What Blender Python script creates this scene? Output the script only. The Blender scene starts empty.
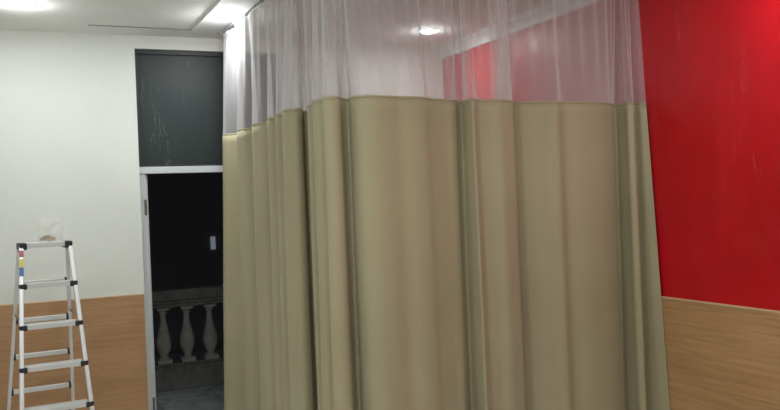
import bpy, bmesh, math, random
from mathutils import Vector, Matrix, noise
random.seed(7)
PI = math.pi
sc = bpy.context.scene
COL = sc.collection

# ------------------------------------------------------------------ camera
cam_d = bpy.data.cameras.new('camera'); cam = bpy.data.objects.new('camera', cam_d); COL.objects.link(cam)
sc.camera = cam
cam_d.sensor_fit = 'HORIZONTAL'; cam_d.sensor_width = 36.0
cam_d.lens = 839.2 / 780 * 36.0
cam_d.clip_start = 0.05
yaw, pitch, roll = math.radians(23.866), math.radians(-0.295), math.radians(-2.243)
F = Vector((math.sin(yaw)*math.cos(pitch), math.cos(yaw)*math.cos(pitch), math.sin(pitch)))
R0 = Vector((math.cos(yaw), -math.sin(yaw), 0)); U0 = R0.cross(F)
Rv = R0*math.cos(roll) + U0*math.sin(roll); Uv = -R0*math.sin(roll) + U0*math.cos(roll)
cam.matrix_world = Matrix(((Rv.x, Uv.x, -F.x, 0), (Rv.y, Uv.y, -F.y, 0), (Rv.z, Uv.z, -F.z, 1.6), (0, 0, 0, 1)))

# ------------------------------------------------------------------ world and exposure
w = bpy.data.worlds.new('night'); sc.world = w; w.use_nodes = True
w.node_tree.nodes['Background'].inputs[0].default_value = (0.011, 0.011, 0.0125, 1)
w.node_tree.nodes['Background'].inputs[1].default_value = 1.3
sc.view_settings.view_transform = 'Standard'
try: sc.view_settings.look = 'None'
except Exception: pass
sc.view_settings.gamma = 1.0
sc.view_settings.exposure = 0.0
sc.view_settings.use_curve_mapping = False
LAMP_W = 7.2            # watts of each recessed downlight
LAMP_COL = (0.95, 1.0, 1.0)
NEAR_W = 14.3            # the lamps over the near half of the room

# room measures (metres)
D = 6.079       # back wall
XR = 3.21       # red wall
XL = -2.6; YN = -2.4
H = 2.825
WZ = 1.018      # top of the wood panelling
DX0, DX1 = 0.783, 1.83   # doorway
DZT, BZ = 2.735, 1.883

# ------------------------------------------------------------------ helpers
def mat(name):
    m = bpy.data.materials.new(name); m.use_nodes = True
    return m, m.node_tree, m.node_tree.nodes['Principled BSDF']
def simple(name, col, rough=.5, metal=0., spec=.5):
    m, nt, b = mat(name)
    b.inputs['Base Color'].default_value = (*col, 1); b.inputs['Roughness'].default_value = rough
    b.inputs['Metallic'].default_value = metal; b.inputs['Specular IOR Level'].default_value = spec
    return m
def N(nt, typ, **kw):
    n = nt.nodes.new(typ)
    for k, v in kw.items():
        if k in n.inputs: n.inputs[k].default_value = v
        else: setattr(n, k, v)
    return n
def coords(nt, scale=(1, 1, 1), rot=(0, 0, 0)):
    tc = N(nt, 'ShaderNodeTexCoord'); mp = N(nt, 'ShaderNodeMapping')
    mp.inputs['Scale'].default_value = scale; mp.inputs['Rotation'].default_value = rot
    nt.links.new(tc.outputs['Object'], mp.inputs['Vector'])
    return mp.outputs['Vector']
def ramp(nt, fac, stops):
    r = N(nt, 'ShaderNodeValToRGB'); e = r.color_ramp.elements
    while len(e) < len(stops): e.new(.5)
    for i, (p, c) in enumerate(stops):
        e[i].position = p; e[i].color = (*c, 1) if len(c) == 3 else c
    nt.links.new(fac, r.inputs['Fac'])
    return r.outputs['Color']

def obj(name, bm, m=None, parent=None, smooth=False, bevel=0):
    me = bpy.data.meshes.new(name)
    bmesh.ops.recalc_face_normals(bm, faces=bm.faces)
    bm.to_mesh(me); bm.free()
    o = bpy.data.objects.new(name, me); COL.objects.link(o)
    if m: me.materials.append(m)
    if smooth:
        for p in me.polygons: p.use_smooth = True
    if parent: o.parent = parent
    if bevel:
        b = o.modifiers.new('bevel', 'BEVEL'); b.width = bevel; b.segments = 2; b.limit_method = 'ANGLE'
    return o
def box(bm, x0, x1, y0, y1, z0, z1, M=None):
    vs = [bm.verts.new(Vector(p) if M is None else M @ Vector(p)) for p in
          ((x0,y0,z0),(x1,y0,z0),(x1,y1,z0),(x0,y1,z0),(x0,y0,z1),(x1,y0,z1),(x1,y1,z1),(x0,y1,z1))]
    for f in ((0,3,2,1),(4,5,6,7),(0,1,5,4),(1,2,6,5),(2,3,7,6),(3,0,4,7)): bm.faces.new([vs[i] for i in f])
def struct(name, bm, m, parent=None, bevel=0):
    o = obj(name, bm, m, parent, bevel=bevel)
    if parent is None: o['kind'] = 'structure'
    return o
def sbox(name, m, *b, parent=None, bevel=0):
    bm = bmesh.new()
    for q in (b if isinstance(b[0], tuple) else (b,)): box(bm, *q)
    return struct(name, bm, m, parent, bevel)
def tag(o, label, cat, group=None, kind=None):
    o['label'] = label; o['category'] = cat
    if group: o['group'] = group
    if kind: o['kind'] = kind
    return o
def thing(name, label, cat, loc=(0, 0, 0), rz=0, group=None):
    o = bpy.data.objects.new(name, None); COL.objects.link(o)
    o.empty_display_size = .1; o.location = loc; o.rotation_euler.z = rz
    return tag(o, label, cat, group)
def lathe(bm, prof, seg=24, at=(0, 0, 0)):
    rings = []
    for r, z in prof:
        rings.append([bm.verts.new((at[0]+r*math.cos(2*PI*i/seg), at[1]+r*math.sin(2*PI*i/seg), at[2]+z)) for i in range(seg)])
    for a, b in zip(rings, rings[1:]):
        for i in range(seg): bm.faces.new((a[i], a[(i+1) % seg], b[(i+1) % seg], b[i]))
    bm.faces.new(rings[0]); bm.faces.new(rings[-1])
def rod(bm, a, b, wx, wy, right=None):
    """rectangular bar from a to b"""
    a, b = Vector(a), Vector(b); z = (b-a).normalized()
    x = Vector(right or (1, 0, 0)); x = (x - z*x.dot(z)).normalized(); y = z.cross(x)
    M = Matrix(((x.x, y.x, z.x, a.x), (x.y, y.y, z.y, a.y), (x.z, y.z, z.z, a.z), (0, 0, 0, 1)))
    box(bm, -wx/2, wx/2, -wy/2, wy/2, 0, (b-a).length, M)
def tube(bm, pts, r, seg=8):
    pts = [Vector(p) for p in pts]; rings = []
    for i, p in enumerate(pts):
        t = (pts[min(i+1, len(pts)-1)] - pts[max(i-1, 0)]).normalized()
        u = t.cross(Vector((.13, .21, .97))).normalized(); v = t.cross(u)
        rings.append([bm.verts.new(p + (u*math.cos(2*PI*k/seg) + v*math.sin(2*PI*k/seg))*r) for k in range(seg)])
    for a, b in zip(rings, rings[1:]):
        for k in range(seg): bm.faces.new((a[k], a[(k+1) % seg], b[(k+1) % seg], b[k]))
    bm.faces.new(rings[0]); bm.faces.new(rings[-1])

# ------------------------------------------------------------------ materials
def m_paint(name, col, rough=.6, var=.04, marks=0.):
    m, nt, b = mat(name)
    n = N(nt, 'ShaderNodeTexNoise', Scale=1.6, Detail=5.0); nt.links.new(coords(nt), n.inputs['Vector'])
    c = ramp(nt, n.outputs['Fac'], [(.3, tuple(v*(1-var) for v in col)), (.7, tuple(min(1, v*(1+var)) for v in col))])
    nt.links.new(c, b.inputs['Base Color']); b.inputs['Roughness'].default_value = rough
    n2 = N(nt, 'ShaderNodeTexNoise', Scale=60.0, Detail=3.0); nt.links.new(coords(nt), n2.inputs['Vector'])
    bp = N(nt, 'ShaderNodeBump', Strength=.06, Distance=.01); nt.links.new(n2.outputs['Fac'], bp.inputs['Height'])
    nt.links.new(bp.outputs['Normal'], b.inputs['Normal'])
    return m
M_WALL = m_paint('white_wall_paint', (.72, .735, .69))
M_CEIL = m_paint('ceiling_paint', (.82, .83, .80), .75)
M_TRIM = m_paint('cornice_paint', (.78, .78, .75), .5)

def m_red():
    m, nt, b = mat('glossy_red_wall')
    n = N(nt, 'ShaderNodeTexNoise', Scale=2.2, Detail=6.0); nt.links.new(coords(nt), n.inputs['Vector'])
    c = ramp(nt, n.outputs['Fac'], [(.3, (.44, .002, .006)), (.72, (.53, .003, .010))])
    # pale hairline scuffs: stretched noise, thresholded
    sv = N(nt, 'ShaderNodeTexNoise', Scale=1.0, Detail=4.0, Distortion=1.2)
    nt.links.new(coords(nt, (3, 9, .9), (.25, 0, 0)), sv.inputs['Vector'])
    sr = ramp(nt, sv.outputs['Fac'], [(.497, (0, 0, 0)), (.500, (1, 1, 1)), (.503, (0, 0, 0))])
    mk = N(nt, 'ShaderNodeTexNoise', Scale=3.0, Detail=3.0); nt.links.new(coords(nt, (1, 1, .7)), mk.inputs['Vector'])
    mr = ramp(nt, mk.outputs['Fac'], [(.58, (0, 0, 0)), (.66, (.32, .32, .32))])
    mul = N(nt, 'ShaderNodeMath', operation='MULTIPLY'); nt.links.new(sr, mul.inputs[0]); nt.links.new(mr, mul.inputs[1])
    mix = N(nt, 'ShaderNodeMix', data_type='RGBA')
    nt.links.new(mul.outputs[0], mix.inputs[0]); nt.links.new(c, mix.inputs[6]); mix.inputs[7].default_value = (.8, .35, .35, 1)
    nt.links.new(mix.outputs[2], b.inputs['Base Color'])
    n3 = N(nt, 'ShaderNodeTexNoise', Scale=5.0, Detail=4.0); nt.links.new(coords(nt), n3.inputs['Vector'])
    rr = ramp(nt, n3.outputs['Fac'], [(.35, (.34,)*3), (.7, (.55,)*3)])
    nt.links.new(rr, b.inputs['Roughness']); b.inputs['Specular IOR Level'].default_value = .38
    n2 = N(nt, 'ShaderNodeTexNoise', Scale=9.0, Detail=6.0); nt.links.new(coords(nt), n2.inputs['Vector'])
    bp = N(nt, 'ShaderNodeBump', Strength=.25, Distance=.012); nt.links.new(n2.outputs['Fac'], bp.inputs['Height'])
    nt.links.new(bp.outputs['Normal'], b.inputs['Normal'])
    return m
M_RED = m_red()

def m_wood(name, dark, light, axis):
    m, nt, b = mat(name)
    s = (1.1, 1, 26) if axis == 'x' else (1, 1.1, 26)
    n = N(nt, 'ShaderNodeTexNoise', Scale=2.0, Detail=7.0, Roughness=.65, Distortion=.6); nt.links.new(coords(nt, s), n.inputs['Vector'])
    s2 = (2.5, 1, 160) if axis == 'x' else (1, 2.5, 160)
    n2 = N(nt, 'ShaderNodeTexNoise', Scale=1.0, Detail=3.0); nt.links.new(coords(nt, s2), n2.inputs['Vector'])
    ad = N(nt, 'ShaderNodeMath', operation='MULTIPLY_ADD'); nt.links.new(n2.outputs['Fac'], ad.inputs[0]); ad.inputs[1].default_value = .35
    nt.links.new(n.outputs['Fac'], ad.inputs[2])
    c = ramp(nt, ad.outputs[0], [(.5, dark), (.85, light)])
    nt.links.new(c, b.inputs['Base Color']); b.inputs['Roughness'].default_value = .42
    return m
M_WOODX = m_wood('oak_laminate_back', (.36, .19, .085), (.46, .27, .135), 'x')
M_WOODY = m_wood('oak_laminate_side', (.36, .20, .085), (.50, .30, .14), 'y')
M_WOODTRIM = simple('pale_edge_strip', (.62, .46, .28), .4)

def m_tile(name, c1, c2, sc_=.6):
    m, nt, b = mat(name)
    br = N(nt, 'ShaderNodeTexBrick', Scale=1.0); br.offset = 0
    br.inputs['Brick Width'].default_value = sc_; br.inputs['Row Height'].default_value = sc_
    br.inputs['Mortar Size'].default_value = .004
    nt.links.new(coords(nt), br.inputs['Vector'])
    n = N(nt, 'ShaderNodeTexNoise', Scale=4.0, Detail=8.0, Distortion=1.5); nt.links.new(coords(nt), n.inputs['Vector'])
    c = ramp(nt, n.outputs['Fac'], [(.35, c1), (.65, c2)])
    nt.links.new(c, br.inputs['Color1']); nt.links.new(c, br.inputs['Color2']); br.inputs['Mortar'].default_value = (.2, .2, .2, 1)
    nt.links.new(br.outputs['Color'], b.inputs['Base Color']); b.inputs['Roughness'].default_value = .25
    return m
M_FLOOR = m_tile('room_floor_tile', (.66, .65, .62), (.76, .75, .72))
M_BALC = m_tile('balcony_marble_tile', (.30, .34, .35), (.52, .57, .58), .5)

def m_stone(name, a, b_):
    m, nt, b = mat(name)
    n = N(nt, 'ShaderNodeTexNoise', Scale=14.0, Detail=8.0); nt.links.new(coords(nt), n.inputs['Vector'])
    nt.links.new(ramp(nt, n.outputs['Fac'], [(.35, a), (.65, b_)]), b.inputs['Base Color']); b.inputs['Roughness'].default_value = .8
    bp = N(nt, 'ShaderNodeBump', Strength=.3, Distance=.01); nt.links.new(n.outputs['Fac'], bp.inputs['Height'])
    nt.links.new(bp.outputs['Normal'], b.inputs['Normal'])
    return m
M_RAIL = m_stone('weathered_concrete', (.17, .17, .16), (.24, .24, .22))
M_BALU = m_stone('cream_cast_stone', (.42, .42, .38), (.55, .54, .48))
M_FACADE = m_stone('dark_facade_render', (.29, .29, .30), (.31, .31, .32))

def m_cloth(name, a, b_, transl=.18):
    m, nt, b = mat(name)
    wv = N(nt, 'ShaderNodeTexNoise', Scale=1.0, Detail=2.0); nt.links.new(coords(nt, (420, 420, 30)), wv.inputs['Vector'])
    n = N(nt, 'ShaderNodeTexNoise', Scale=1.5, Detail=3.0); nt.links.new(coords(nt), n.inputs['Vector'])
    ad = N(nt, 'ShaderNodeMath', operation='MULTIPLY_ADD'); nt.links.new(wv.outputs['Fac'], ad.inputs[0]); ad.inputs[1].default_value = .3
    nt.links.new(n.outputs['Fac'], ad.inputs[2])
    c = ramp(nt, ad.outputs[0], [(.4, a), (.9, b_)])
    nt.links.new(c, b.inputs['Base Color']); b.inputs['Roughness'].default_value = .65
    b.inputs['Specular IOR Level'].default_value = .25
    b.inputs['Sheen Weight'].default_value = .15
    tr = N(nt, 'ShaderNodeBsdfTranslucent'); nt.links.new(c, tr.inputs['Color'])
    mx = N(nt, 'ShaderNodeMixShader', Fac=transl)
    nt.links.new(b.outputs[0], mx.inputs[1]); nt.links.new(tr.outputs[0], mx.inputs[2])
    nt.links.new(mx.outputs[0], nt.nodes['Material Output'].inputs['Surface'])
    return m
M_BEIGE = m_cloth('beige_blackout_fabric', (.385, .345, .21), (.445, .40, .255))
M_HEM = m_cloth('beige_hem_tape', (.33, .26, .155), (.40, .32, .20))

def m_net(name, cover):
    """fine white netting: the open share of the holes shrinks as the net turns edge-on"""
    m, nt, b = mat(name)
    nt.nodes.remove(b)
    geo = N(nt, 'ShaderNodeNewGeometry')
    dot = N(nt, 'ShaderNodeVectorMath', operation='DOT_PRODUCT')
    nt.links.new(geo.outputs['Normal'], dot.inputs[0]); nt.links.new(geo.outputs['Incoming'], dot.inputs[1])
    ab = N(nt, 'ShaderNodeMath', operation='ABSOLUTE'); nt.links.new(dot.outputs['Value'], ab.inputs[0])
    mxm = N(nt, 'ShaderNodeMath', operation='MAXIMUM'); nt.links.new(ab.outputs[0], mxm.inputs[0]); mxm.inputs[1].default_value = .12
    dv = N(nt, 'ShaderNodeMath', operation='DIVIDE'); dv.inputs[0].default_value = cover; nt.links.new(mxm.outputs[0], dv.inputs[1])
    mn = N(nt, 'ShaderNodeMath', operation='MINIMUM'); nt.links.new(dv.outputs[0], mn.inputs[0]); mn.inputs[1].default_value = .85
    df = N(nt, 'ShaderNodeBsdfDiffuse'); df.inputs['Color'].default_value = (.74, .73, .74, 1)
    tl = N(nt, 'ShaderNodeBsdfTranslucent'); tl.inputs['Color'].default_value = (.74, .73, .74, 1)
    m1 = N(nt, 'ShaderNodeMixShader', Fac=.4); nt.links.new(df.outputs[0], m1.inputs[1]); nt.links.new(tl.outputs[0], m1.inputs[2])
    tp = N(nt, 'ShaderNodeBsdfTransparent')
    m2 = N(nt, 'ShaderNodeMixShader'); nt.links.new(mn.outputs[0], m2.inputs[0])
    nt.links.new(tp.outputs[0], m2.inputs[1]); nt.links.new(m1.outputs[0], m2.inputs[2])
    nt.links.new(m2.outputs[0], nt.nodes['Material Output'].inputs['Surface'])
    return m
M_NET = m_net('white_netting', .36)

M_ALU = simple('brushed_aluminium', (.78, .79, .80), .38, .75)
M_STEPALU = simple('satin_aluminium_step', (.66, .67, .66), .5, .35)
M_BLACK = simple('black_plastic', (.018, .018, .022), .5)
M_FRAME = simple('white_powder_coated_frame', (.55, .59, .60), .4)
M_DKFRAME = simple('dark_frame_paint', (.02, .024, .025), .5)
M_STEEL = simple('dull_steel', (.30, .30, .28), .4, .7)
M_HINGE = simple('dark_hinge_metal', (.13, .12, .10), .5, .3)
M_TRACK = simple('grey_track_aluminium', (.50, .50, .50), .4, .5)
M_WHITEPL = simple('white_plastic', (.75, .75, .72), .5)

def m_glass():
    m, nt, b = mat('dusty_dark_pane')
    b.inputs['Roughness'].default_value = .5
    v = N(nt, 'ShaderNodeTexNoise', Scale=1.0, Detail=5.0, Distortion=1.6); nt.links.new(coords(nt, (7, 7, .8)), v.inputs['Vector'])
    sr = ramp(nt, v.outputs['Fac'], [(.496, (0, 0, 0)), (.5, (1, 1, 1)), (.504, (0, 0, 0))])
    mk = N(nt, 'ShaderNodeTexNoise', Scale=5.0, Detail=2.0); nt.links.new(coords(nt, (1, 1, .6)), mk.inputs['Vector'])
    mr = ramp(nt, mk.outputs['Fac'], [(.49, (0, 0, 0)), (.60, (.8, .8, .8))])
    mul = N(nt, 'ShaderNodeMath', operation='MULTIPLY'); nt.links.new(sr, mul.inputs[0]); nt.links.new(mr, mul.inputs[1])
    mix = N(nt, 'ShaderNodeMix', data_type='RGBA'); nt.links.new(mul.outputs[0], mix.inputs[0])
    mix.inputs[6].default_value = (.016, .027, .027, 1); mix.inputs[7].default_value = (.30, .34, .34, 1)
    nt.links.new(mix.outputs[2], b.inputs['Base Color'])
    tp = N(nt, 'ShaderNodeBsdfTransparent'); tp.inputs['Color'].default_value = (.5, .55, .55, 1)
    mx = N(nt, 'ShaderNodeMixShader', Fac=.85)
    nt.links.new(tp.outputs[0], mx.inputs[1]); nt.links.new(b.outputs[0], mx.inputs[2])
    nt.links.new(mx.outputs[0], nt.nodes['Material Output'].inputs['Surface'])
    return m
M_GLASS = m_glass()

# ------------------------------------------------------------------ room shell
sbox('floor', M_FLOOR, XL-.1, XR+.1, YN-.1, D+.15, -.12, 0)
T = .15
sbox('wall_back', M_WALL, (XL, DX0, D, D+T, 0, H+.2), (DX1, XR, D, D+T, 0, H+.2), (DX0, DX1, D, D+T, DZT, H+.2))
sbox('wall_right', M_RED, XR, XR+T, YN, D+T, 0, H+.2)
sbox('wall_left', M_WALL, XL-T, XL, YN, D+T, 0, H+.2)
sbox('wall_front', M_WALL, XL-T, XR+T, YN-T, YN, 0, H+.2)
# ceiling: a border strip and a board field with a thin open joint between them
TX, TY = 1.125, 5.785
bm = bmesh.new()
box(bm, TX, XR, YN, D, H, H+.2); box(bm, XL, TX, TY, D, H, H+.2); box(bm, XL, TX, YN, TY-.007, H-.002, H+.2); box(bm, XL, .42, TY-.007, TY, H-.001, H+.2)
box(bm, .42, TX, TY-.007, TY, H+.06, H+.2)
struct('ceiling', bm, M_CEIL)
sbox('trim_1', M_TRIM, TX+.0005, TX+.014, YN, TY, H-.016, H-.0003, bevel=.003)

sbox('shadow_strip', simple('step_shadow_grey', (.27, .27, .26), .8), .46, TX-.004, TY-.004, TY+.018, H-.0035, H-.0003)  # dark strip standing in for the shadow line along the ceiling step

def cornice(name, axis, m):
    prof = [(0, H-.088), (.012, H-.088), (.016, H-.070), (.034, H-.040), (.058, H-.018), (.064, H-.002), (0, H-.002)]
    bm = bmesh.new(); rings = []
    rng = (XL, XR-.064) if axis == 'x' else (YN, D)
    for t in rng:
        rings.append([bm.verts.new((t, D-a, z) if axis == 'x' else (XR-a, t, z)) for a, z in prof])
    n = len(prof)
    for i in range(n): bm.faces.new((rings[0][i], rings[0][(i+1) % n], rings[1][(i+1) % n], rings[1][i]))
    bm.faces.new(rings[0]); bm.faces.new(rings[1])
    return struct(name, bm, m)
cornice('trim_3', 'y', M_TRIM)
# wood panelling
sbox('trim_4', M_WOODX, XL, DX0-.004, D-.012, D-.0002, 0, WZ-.008)
sbox('trim_5', M_WOODTRIM, XL, DX0-.004, D-.014, D-.0002, WZ-.008, WZ)
sbox('trim_6', M_WOODY, XR-.012, XR-.0002, YN, D-.002, 0, WZ-.008)
sbox('trim_7', M_WOODTRIM, XR-.015, XR-.0002, YN, D-.002, WZ-.008, WZ)
sbox('trim_8', M_WOODX, DX1+.06, XR-.015, D-.012, D-.0002, 0, WZ-.008)

# doorway: white aluminium frame with a dark pane above the bar
yf0, yf1 = D+.035, D+.085
dr = sbox('door_1', M_FRAME, (DX0+.001, DX0+.045, yf0, yf1, 0, BZ-.026), (DX1-.045, DX1-.001, yf0, yf1, 0, BZ-.026),
          (DX0+.001, DX1-.001, yf0-.012, yf1+.01, BZ-.026, BZ+.022), bevel=.003)
for z in (1.62, .22):
    bm = bmesh.new(); box(bm, DX0+.030, DX0+.046, yf0-.008, yf0+.004, z-.055, z+.055)
    obj('hinge', bm, M_HINGE, dr)
bm = bmesh.new(); box(bm, DX0+.03, DX0+.058, yf0+.02, yf0+.035, 0, BZ-.03)
obj('door_stop', bm, M_FRAME, dr)
z0, z1 = BZ+.022, DZT
wn = sbox('window_1', M_DKFRAME, (DX0+.001, DX0+.022, yf0, yf1, z0, z1), (DX1-.022, DX1-.001, yf0, yf1, z0, z1),
          (DX0+.022, DX1-.022, yf0, yf1, z1-.03, z1-.001), (DX0+.022, DX1-.022, yf0, yf1, z0, z0+.012), bevel=.002)
bm = bmesh.new(); box(bm, DX0+.02, DX1-.02, yf0+.02, yf0+.026, z0+.01, z1-.028)
obj('pane', bm, M_GLASS, wn)

# ------------------------------------------------------------------ balcony and beyond
BY = 7.72
sbox('floor_balcony', M_BALC, -1.0, 3.4, D+T, BY+.25, -.10, -.012)
sbox('trim_9', M_FRAME, DX0+.001, DX1-.001, D+.002, D+T, -.10, .004)
sbox('wall_balcony', M_FACADE, (-1.1, -1.0, D+T, BY+.25, -.1, 3.2), (3.4, 3.5, D+T, BY+.25, -.1, 3.2))
bal = thing('balustrade', 'pale stone balustrade on the dark balcony outside the doorway', 'balustrade', (1.2, BY, -.012))
bm = bmesh.new()
x0, x1 = -2.19, 2.19
box(bm, x0, x1, -.11, .11, .80, .895); box(bm, x0, x1, -.085, .085, .765, .80); box(bm, x0, x1, -.07, .07, .735, .765)
obj('handrail', bm, M_RAIL, bal, bevel=.01)
bm = bmesh.new(); box(bm, x0, x1, -.09, .09, 0, .215); box(bm, x0, x1, -.075, .075, .215, .235)
obj('plinth', bm, M_RAIL, bal, bevel=.006)
prof = [(.052, .036), (.040, .046), (.030, .060), (.034, .075), (.052, .110), (.064, .150), (.067, .185), (.062, .225), (.050, .275),
        (.036, .330), (.027, .385), (.024, .425), (.026, .440), (.036, .446), (.036, .456), (.028, .462), (.034, .472), (.046, .480)]
for i in range(19):
    bm = bmesh.new(); px = 1.145 + .208*(i-9) - 1.2
    lathe(bm, prof, 20, (px, 0, .232))
    box(bm, px-.062, px+.062, -.06, .06, .232, .270); box(bm, px-.052, px+.052, -.05, .05, .710, .738)
    obj('baluster', bm, M_BALU, bal, smooth=False)
bd = thing('building', 'dark neighbouring building across from the balcony with one dim window', 'building', (4, 14.5, -4))
bm = bmesh.new(); box(bm, -9, 9, 0, 4, 0, 12); obj('wall', bm, M_FACADE, bd)
bm = bmesh.new()
for z in (3.0, 6.4, 9.6): box(bm, -9, 9, -.12, .0, z, z+.18)
obj('ledge', bm, M_FACADE, bd)
m, nt, b = mat('dim_lit_window'); b.inputs['Base Color'].default_value = (.3, .3, .32, 1)
b.inputs['Emission Color'].default_value = (.75, .85, 1, 1); b.inputs['Emission Strength'].default_value = .16
bm = bmesh.new(); box(bm, -.995, -.915, -.02, .02, 4.88, 5.10); obj('window', bm, m, bd)

# ------------------------------------------------------------------ recessed downlights
M_LENS = bpy.data.materials.new('lit_lens'); M_LENS.use_nodes = True
b = M_LENS.node_tree.nodes['Principled BSDF']; b.inputs['Emission Color'].default_value = (*LAMP_COL, 1); b.inputs['Emission Strength'].default_value = 14
def glow(t, power):
    """the sideways share of the light that a domed lens spills over the ceiling"""
    pd = bpy.data.lights.new('lamp_glow', 'POINT'); pd.shadow_soft_size = .03; pd.energy = power; pd.color = LAMP_COL
    po = bpy.data.objects.new('lamp_glow', pd); COL.objects.link(po); po.parent = t; po.location = (0, 0, -.065)
def downlight(x, y, z, label, power=LAMP_W):
    t = thing('ceiling_light', label, 'ceiling light', (x, y, z), 0, 'recessed ceiling downlights')
    bm = bmesh.new(); lathe(bm, [(.066, -.001), (.066, -.004), (.072, -.005), (.086, -.004), (.090, -.001)], 32); obj('trim_ring', bm, M_WHITEPL, t, True)
    bm = bmesh.new(); lathe(bm, [(.064, -.0005), (.064, -.007), (.050, -.014), (.028, -.018), (.008, -.0195)], 32); obj('lens', bm, M_LENS, t)
    ld = bpy.data.lights.new('lamp', 'AREA'); ld.shape = 'DISK'; ld.size = .12; ld.energy = power; ld.color = LAMP_COL
    lo = bpy.data.objects.new('lamp', ld); COL.objects.link(lo); lo.parent = t; lo.location = (0, 0, -.026)
    glow(t, ld.energy*.42)
    return t
# camera looks with the row over the door; the others light the room from behind
downlight(.06, 5.30, H-.002, 'round lit downlight near the top left corner of the photo')
downlight(1.265, 5.31, H, 'bright lit downlight in the ceiling beside the curtain top, above the doorway', 9.0)
downlight(2.775, 5.45, H, 'round lit downlight seen through the net behind the curtain', 4.0)
for x in (-1.3, .55, 2.85):
    for y in (2.45, -.4):
        ld = bpy.data.lights.new('room_downlight', 'AREA'); ld.shape = 'DISK'; ld.size = .12; ld.energy = NEAR_W*(.62 if x > 2 else 1.1); ld.color = LAMP_COL
        t = thing('ceiling_light', 'round lit downlight in the ceiling in front of the curtain, out of view', 'ceiling light', (x, y, H-(.002 if x < TX else 0)), 0, 'downlights over the near half of the room')
        bm = bmesh.new(); lathe(bm, [(.066, -.001), (.066, -.004), (.072, -.005), (.086, -.004), (.090, -.001)], 32); obj('trim_ring', bm, M_WHITEPL, t, True)
        bm = bmesh.new(); lathe(bm, [(.064, -.0005), (.064, -.007), (.050, -.014), (.028, -.018), (.008, -.0195)], 32); obj('lens', bm, M_LENS, t)
        lo = bpy.data.objects.new('lamp', ld); COL.objects.link(lo); lo.parent = t; lo.location = (0, 0, -.026)
        glow(t, ld.energy*.42)

# ------------------------------------------------------------------ curtain track
CX, CY, CR = 1.345, 3.72, .07      # L-shaped run with a tight rounded corner
S0 = 5.75
SA = S0 - (CY+CR); SB = SA + CR*PI/2
def path(s):
    """point and outward normal (towards the room) at distance s along the track"""
    if s <= SA: return Vector((CX, S0-s)), Vector((-1, 0))
    if s <= SB:
        a = (s-SA)/CR; c = Vector((CX+CR, CY+CR))
        n = Vector((-math.cos(a), -math.sin(a))); return c + n*CR, n
    return Vector((CX+CR+(s-SB), CY)), Vector((0, -1))
SEND = SB + (XR - .012 - CX - CR)
tr = thing('curtain_track', 'grey L-shaped curtain track fixed under the ceiling', 'curtain track', (CX, CY, H-.024))
bm = bmesh.new(); rings = []
ss = [-.05, 0] + [SA*i/8 for i in range(1, 9)] + [SA+(SB-SA)*i/12 for i in range(1, 13)] + [SB+(SEND-SB)*i/10 for i in range(1, 11)]
for s in ss:
    p, n = path(s)
    rings.append([bm.verts.new((p.x+n.x*a-CX, p.y+n.y*a-CY, z)) for a, z in ((-.010, 0), (-.004, 0), (-.004, .006), (.004, .006), (.004, 0), (.010, 0), (.010, .0235), (-.010, .0235))])
for a, b in zip(rings, rings[1:]):
    for k in range(8): bm.faces.new((a[k], a[(k+1) % 8], b[(k+1) % 8], b[k]))
bm.faces.new(rings[0]); bm.faces.new(rings[-1])
obj('rail', bm, M_TRACK, tr)
bm = bmesh.new(); p, n = path(-.05); box(bm, p.x-CX-.012, p.x-CX+.012, p.y-CY-.002, p.y-CY+.012, -.002, .0235); obj('end_cap', bm, M_WHITEPL, tr)

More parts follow.
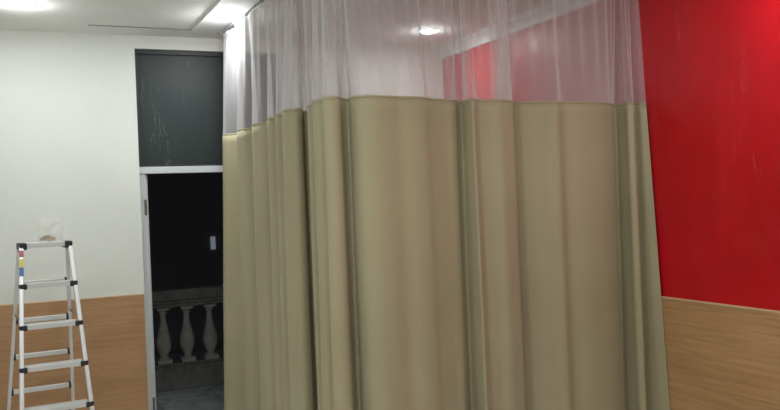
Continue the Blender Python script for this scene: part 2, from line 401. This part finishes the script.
# ------------------------------------------------------------------ curtains
def catmull(P, n):
    out = []
    Q = [P[0]] + P + [P[-1]]
    for i in range(1, len(Q)-2):
        a, b, c, d = Q[i-1], Q[i], Q[i+1], Q[i+2]
        for k in range(n):
            t = k/n
            out.append(tuple(.5*((2*b[j]) + (c[j]-a[j])*t + (2*a[j]-5*b[j]+4*c[j]-d[j])*t*t + (3*b[j]-a[j]-3*c[j]+d[j])*t**3) for j in range(len(b))))
    out.append(P[-1]); return out
ZTOP, ZSEAM, ZHEM = 2.785, 2.092, .03
def make_curtain(name, label, folds, hem, start, end, net, seed, every):
    """folds: plan of the curtain at its seam; it gathers to the track above and spreads towards the hem"""
    root = thing(name, label, 'curtain', (CX, CY, 0), 0)
    F_ = catmull(folds, 10)
    base = [(CX, max(y, CY)) if x <= CX+.09 and y > CY-.03+(x-CX) else (max(x, CX), CY) for x, y in F_]
    n_ = len(F_)
    def pt(i, z):
        (x, y), (bx_, by_) = F_[i], base[i]
        k = (ZSEAM - z)/(ZSEAM - ZHEM)       # 0 at the seam, 1 at the hem
        if k < 0:
            f = (z-ZSEAM)/(ZTOP-ZSEAM); g = 1-.75*f
            wv = .005*math.sin(i*.55+seed)*min(1, 2.5*f)
        else:
            g = 1+(hem-1)*k; wv = 0
        X, Y = bx_+(x-bx_)*g, by_+(y-by_)*g
        if base[i][0] == CX and base[i][1] > CY: X += wv
        else: Y += wv
        e0 = max(0, 1-i/45.)**1.5; e1 = max(0, 1-(n_-1-i)/45.)**1.5
        X += (start[0]*e0 + end[0]*e1)*max(k, 0); Y += (start[1]*e0 + end[1]*e1)*max(k, 0)
        if k < 0: X += (start[2]*e0 + end[2]*e1)*(-k)
        nz = noise.noise(Vector((X*7, Y*7, z*1.4+seed*3)))*.004 if k > 0 else 0
        return (min(X, XR-.014)-CX+nz, Y-CY+nz, z)
    def sheet(zs):
        bm = bmesh.new(); rows = [[bm.verts.new(pt(i, z)) for i in range(n_)] for z in zs]
        for a, b in zip(rows, rows[1:]):
            for i in range(len(a)-1): bm.faces.new((a[i], a[i+1], b[i+1], b[i]))
        return bm
    zs = [ZTOP - (ZTOP-ZSEAM+.006)*i/18 for i in range(19)]
    obj('net_panel', sheet(zs), net, root, True)
    fb = obj('fabric_panel', sheet([ZSEAM-.012 - (ZSEAM-.012-ZHEM)*i/44 for i in range(45)]), M_BEIGE, root, True)
    md = fb.modifiers.new('cloth', 'SOLIDIFY'); md.thickness = .003; md.offset = 0
    hd = obj('seam_band', sheet([ZSEAM, ZSEAM-.012]), M_BEIGE, root, True)
    md = hd.modifiers.new('tape', 'SOLIDIFY'); md.thickness = .003; md.offset = 0
    hb = obj('heading_tape', sheet([ZTOP+.002, ZTOP-.018]), M_HEADTAPE, root, True)
    md = hb.modifiers.new('tape', 'SOLIDIFY'); md.thickness = .003; md.offset = 0
    d, last = 0, Vector(F_[0])
    for i in range(n_):
        q = Vector(F_[i]); d += (q-last).length; last = q
        if d < every and i: continue
        d = 0; a = Vector(pt(i, ZTOP)); a.z = 0; t = Vector((base[i][0]-CX, base[i][1]-CY, 0))
        bm = bmesh.new()
        tube(bm, [a+Vector((0, 0, ZTOP-.012)), a+Vector((.002, 0, ZTOP)), (a+t)/2+Vector((0, 0, ZTOP+.008)), t+Vector((0, 0, H-.028))], .0022, 6)
        lathe(bm, [(.006, -.003), (.0075, 0), (.006, .003)], 10, (t.x, t.y, H-.0275))
        obj('hook', bm, M_HOOK, root)
    return root
M_HEADTAPE = simple('white_heading_tape', (.72, .72, .72), .7)
M_HOOK = simple('grey_hook_plastic', (.28, .28, .28), .5)

left = [(1.325,5.75),(1.29,5.68),(1.29,5.6),(1.36,5.52),(1.375,5.46),(1.33,5.39),(1.30,5.32),(1.31,5.2),(1.36,5.14),(1.365,5.08),
        (1.32,5.0),(1.30,4.92),(1.325,4.82),(1.37,4.76),(1.35,4.68),(1.305,4.62),(1.31,4.56),(1.36,4.50),(1.36,4.46),(1.30,4.42),
        (1.295,4.37),(1.35,4.33),(1.35,4.29),(1.30,4.255),(1.275,4.22),(1.278,4.165),(1.31,4.115),(1.345,4.125),(1.365,4.17),(1.395,4.23),(1.42,4.17),
        (1.385,4.06),(1.345,4.02),(1.335,3.97),(1.372,3.95),(1.385,3.90),(1.335,3.85),(1.305,3.815),(1.315,3.77),(1.345,3.75),
        (1.325,3.70),(1.303,3.655),(1.33,3.63),(1.369,3.64),(1.41,3.695),(1.445,3.71),(1.44,3.655),(1.455,3.60),(1.51,3.575),(1.58,3.58),
        (1.656,3.60),(1.73,3.60),(1.794,3.614),(1.85,3.645),(1.934,3.675),(1.99,3.69),(2.035,3.725),(2.07,3.735),(2.072,3.68),(2.078,3.64),
        (2.10,3.65),(2.133,3.675),(2.19,3.67),(2.24,3.655),(2.29,3.665),(2.335,3.68),(2.347,3.705),(2.335,3.728),(2.29,3.735),(2.245,3.737)]
left = [(1.335+(x-1.335)*1.4, y) if 4.25 < y < 5.7 and x > 1.335 else (x, y) for x, y in left]
right = [(2.44,3.825),(2.38,3.82),(2.325,3.81),(2.315,3.79),(2.345,3.772),(2.40,3.745),(2.48,3.715),(2.552,3.70),(2.61,3.685),(2.67,3.705),(2.75,3.70),(2.83,3.70),(2.92,3.71),(2.99,3.73),
         (3.03,3.75),(3.06,3.785),(3.09,3.79),(3.092,3.73),(3.085,3.69),(3.11,3.675),(3.14,3.71),(3.155,3.735),(3.17,3.72),(3.175,3.69),(3.192,3.665)]
make_curtain('curtain', 'long beige curtain with white net top, running from the doorway round the corner', left,
             1.38, (-.075, 0, 0), (0, 0, 0), M_NET, 1.0, .11)
make_curtain('curtain', 'beige curtain with net top nearest the red wall', right,
             1.4, (0, 0, 0), (0, -.10, 0), M_NET, 4.0, .11)

# ------------------------------------------------------------------ step ladder
LX, LY, LYAW, LZ, LS, LW, LSP, KF, KR = .132, 5.349, .104, 1.421, .23, .133, .056, .205, .385
lad = thing('step_ladder', 'aluminium folding step ladder with black corner caps by the white wall', 'ladder', (LX, LY, 0), -0.0)
ax = Vector((math.cos(LYAW), math.sin(LYAW), 0)); ay = Vector((math.sin(LYAW), -math.cos(LYAW), 0))
def lp(h, side, rear):
    wdt = LW + LSP*h
    off = (.05+KF*h) if not rear else -(.05+KR*h)
    return ax*side*wdt + ay*off + Vector((0, 0, LZ-h))
HB = LZ - .02
for side in (-1, 1):
    for rear in (False, True):
        a = lp(.0 if not rear else .03, side, rear); b_ = lp(HB, side, rear)
        bm = bmesh.new(); rod(bm, b_, a, .024 if not rear else .020, .036 if not rear else .026, ax)
        rl = obj('front_rail' if not rear else 'rear_rail', bm, M_ALU, lad, bevel=.003)
        bm = bmesh.new(); d = (a-b_).normalized(); rod(bm, b_-d*.018, b_+d*.04, .026, .042 if not rear else .032, ax)
        obj('foot', bm, M_BLACK, rl, bevel=.004)
        if side == -1 and not rear:
            for nm, h0, h1, cm in (('red_sticker', .024, .062, (.55, .16, .20)), ('yellow_sticker', .074, .118, (.75, .70, .15)), ('blue_sticker', .120, .170, (.10, .22, .50))):
                bm = bmesh.new(); n_ = ay*.0192
                p0, p1 = lp(h1, side, False), lp(h0, side, False)
                rod(bm, p0+n_, p1+n_, .0235, .0012, ax)
                obj(nm, bm, simple(nm, cm, .5), rl)
M2 = Matrix(((ax.x, -ay.x, 0, 0), (ax.y, -ay.y, 0, 0), (0, 0, 1, 0), (0, 0, 0, 1)))
def cap(bm, p, sx, sy, sz):
    box(bm, p.x-sx, p.x+sx, p.y-sy, p.y+sy, p.z-sz, p.z+sz)
for k in range(0, 6):
    h = LS*k
    c = lp(h, -1, False); w_ = LW + LSP*h
    cy = .05+KF*h
    bm = bmesh.new()
    M = Matrix.Translation((0, 0, LZ-h)) @ M2
    dep = .085 if k else .13
    y0 = -cy-.012
    box(bm, -w_+.012, w_-.012, y0, y0+dep, -.014, .012, M)
    for r_ in range(6):   # tread ribs
        yy = y0+.006+(dep-.012)*r_/5.0
        box(bm, -w_+.014, w_-.014, yy-.0025, yy+.0025, .012, .015, M)
    nm = 'step' if k else 'top_step'
    st = obj(nm, bm, M_STEPALU, lad, bevel=.0015)
    for sd in (-1, 1):
        bm = bmesh.new()
        c0, c1 = sorted((sd*(w_-.030), sd*(w_+.013)))
        box(bm, c0, c1, y0-.009, y0+.03 if k else y0+dep+.006, -.018 if k else -.024, .014 if k else .016, M)
        obj('corner_cap', bm, M_BLACK, st, bevel=.006)
    if k:
        bm = bmesh.new(); cyr = (.05+KR*h)
        box(bm, -w_+.010, w_-.010, cyr-.010, cyr+.018, -.014, .014, M)
        rb = obj('rear_rung', bm, M_STEPALU, lad, bevel=.003)
        for sd in (-1, 1):
            bm = bmesh.new(); c0, c1 = sorted((sd*(w_-.022), sd*(w_-.008))); box(bm, c0, c1, cyr-.014, cyr+.022, -.020, .020, M)
            obj('rung_cap', bm, M_BLACK, rb, bevel=.004)
for sd in (-1, 1):    # folding stay between front and rear rails
    bm = bmesh.new(); rod(bm, lp(.42, sd, False), lp(.42, sd, True)+Vector((0, 0, .0)), .004, .014, ax)
    obj('spreader_bar', bm, M_STEEL, lad)

# crumpled clear bag on the ladder's top step
topz = LZ + .015
bc = Vector((LX, LY, topz)) + ax*(.032) - ay*0.0 + ay*.01
m, nt, b = mat('thin_clear_plastic')
b.inputs['Base Color'].default_value = (.85, .86, .82, 1); b.inputs['Roughness'].default_value = .25
tp = N(nt, 'ShaderNodeBsdfTransparent'); mx = N(nt, 'ShaderNodeMixShader', Fac=.28)
nt.links.new(tp.outputs[0], mx.inputs[1]); nt.links.new(b.outputs[0], mx.inputs[2]); nt.links.new(mx.outputs[0], nt.nodes['Material Output'].inputs['Surface'])
bm = bmesh.new(); rows = []
for i in range(15):
    z = .004 + .135*i/14
    row = []
    for k in range(36):
        a = 2*PI*k/36
        rx = .070*(1-.12*abs(i/14-.4)) ; ry = .036*(1-.8*(i/14)**2)
        q = Vector((rx*math.copysign(abs(math.cos(a))**.7, math.cos(a)), ry*math.copysign(abs(math.sin(a))**.7, math.sin(a)), z + (.02*noise.noise(Vector((math.cos(a)*3, math.sin(a)*3, 2))) if i == 14 else 0)))
        d = noise.noise(q*24 + Vector((5, 1, 2)))*.012 + noise.noise(q*60)*.002
        q += Vector((math.cos(a), math.sin(a), 0))*(d if i else 0)
        row.append(bm.verts.new(q))
    rows.append(row)
for a, b_ in zip(rows, rows[1:]):
    for k in range(36): bm.faces.new((a[k], a[(k+1) % 36], b_[(k+1) % 36], b_[k]))
bm.faces.new(rows[0])
bag = obj('plastic_bag', bm, m, None, False); bag.location = bc; bag.rotation_euler.z = LYAW
tag(bag, 'crumpled clear plastic bag on the top step of the ladder', 'bag')
bm = bmesh.new()
for i in range(70):
    a = random.uniform(0, 2*PI); r = math.sqrt(random.random())
    p = Vector((-.014+r*.040*math.cos(a), r*.014*math.sin(a), .009+random.random()*.034*(1-.6*r)))
    e = Matrix.Rotation(random.uniform(0, 6), 4, random.choice('XYZ')) @ Matrix.Rotation(random.uniform(0, 6), 4, 'Z')
    L = random.uniform(.006, .011)
    box(bm, -L, L, -.0032, .0032, -.0032, .0032, Matrix.Translation(p) @ e)
ft = obj('small_brown_bits', bm, simple('brown_fittings', (.36, .25, .12), .5)); ft.location = bc; ft.rotation_euler.z = LYAW
tag(ft, 'small brown fittings lying in the bottom of the clear bag', 'fittings', kind='stuff')
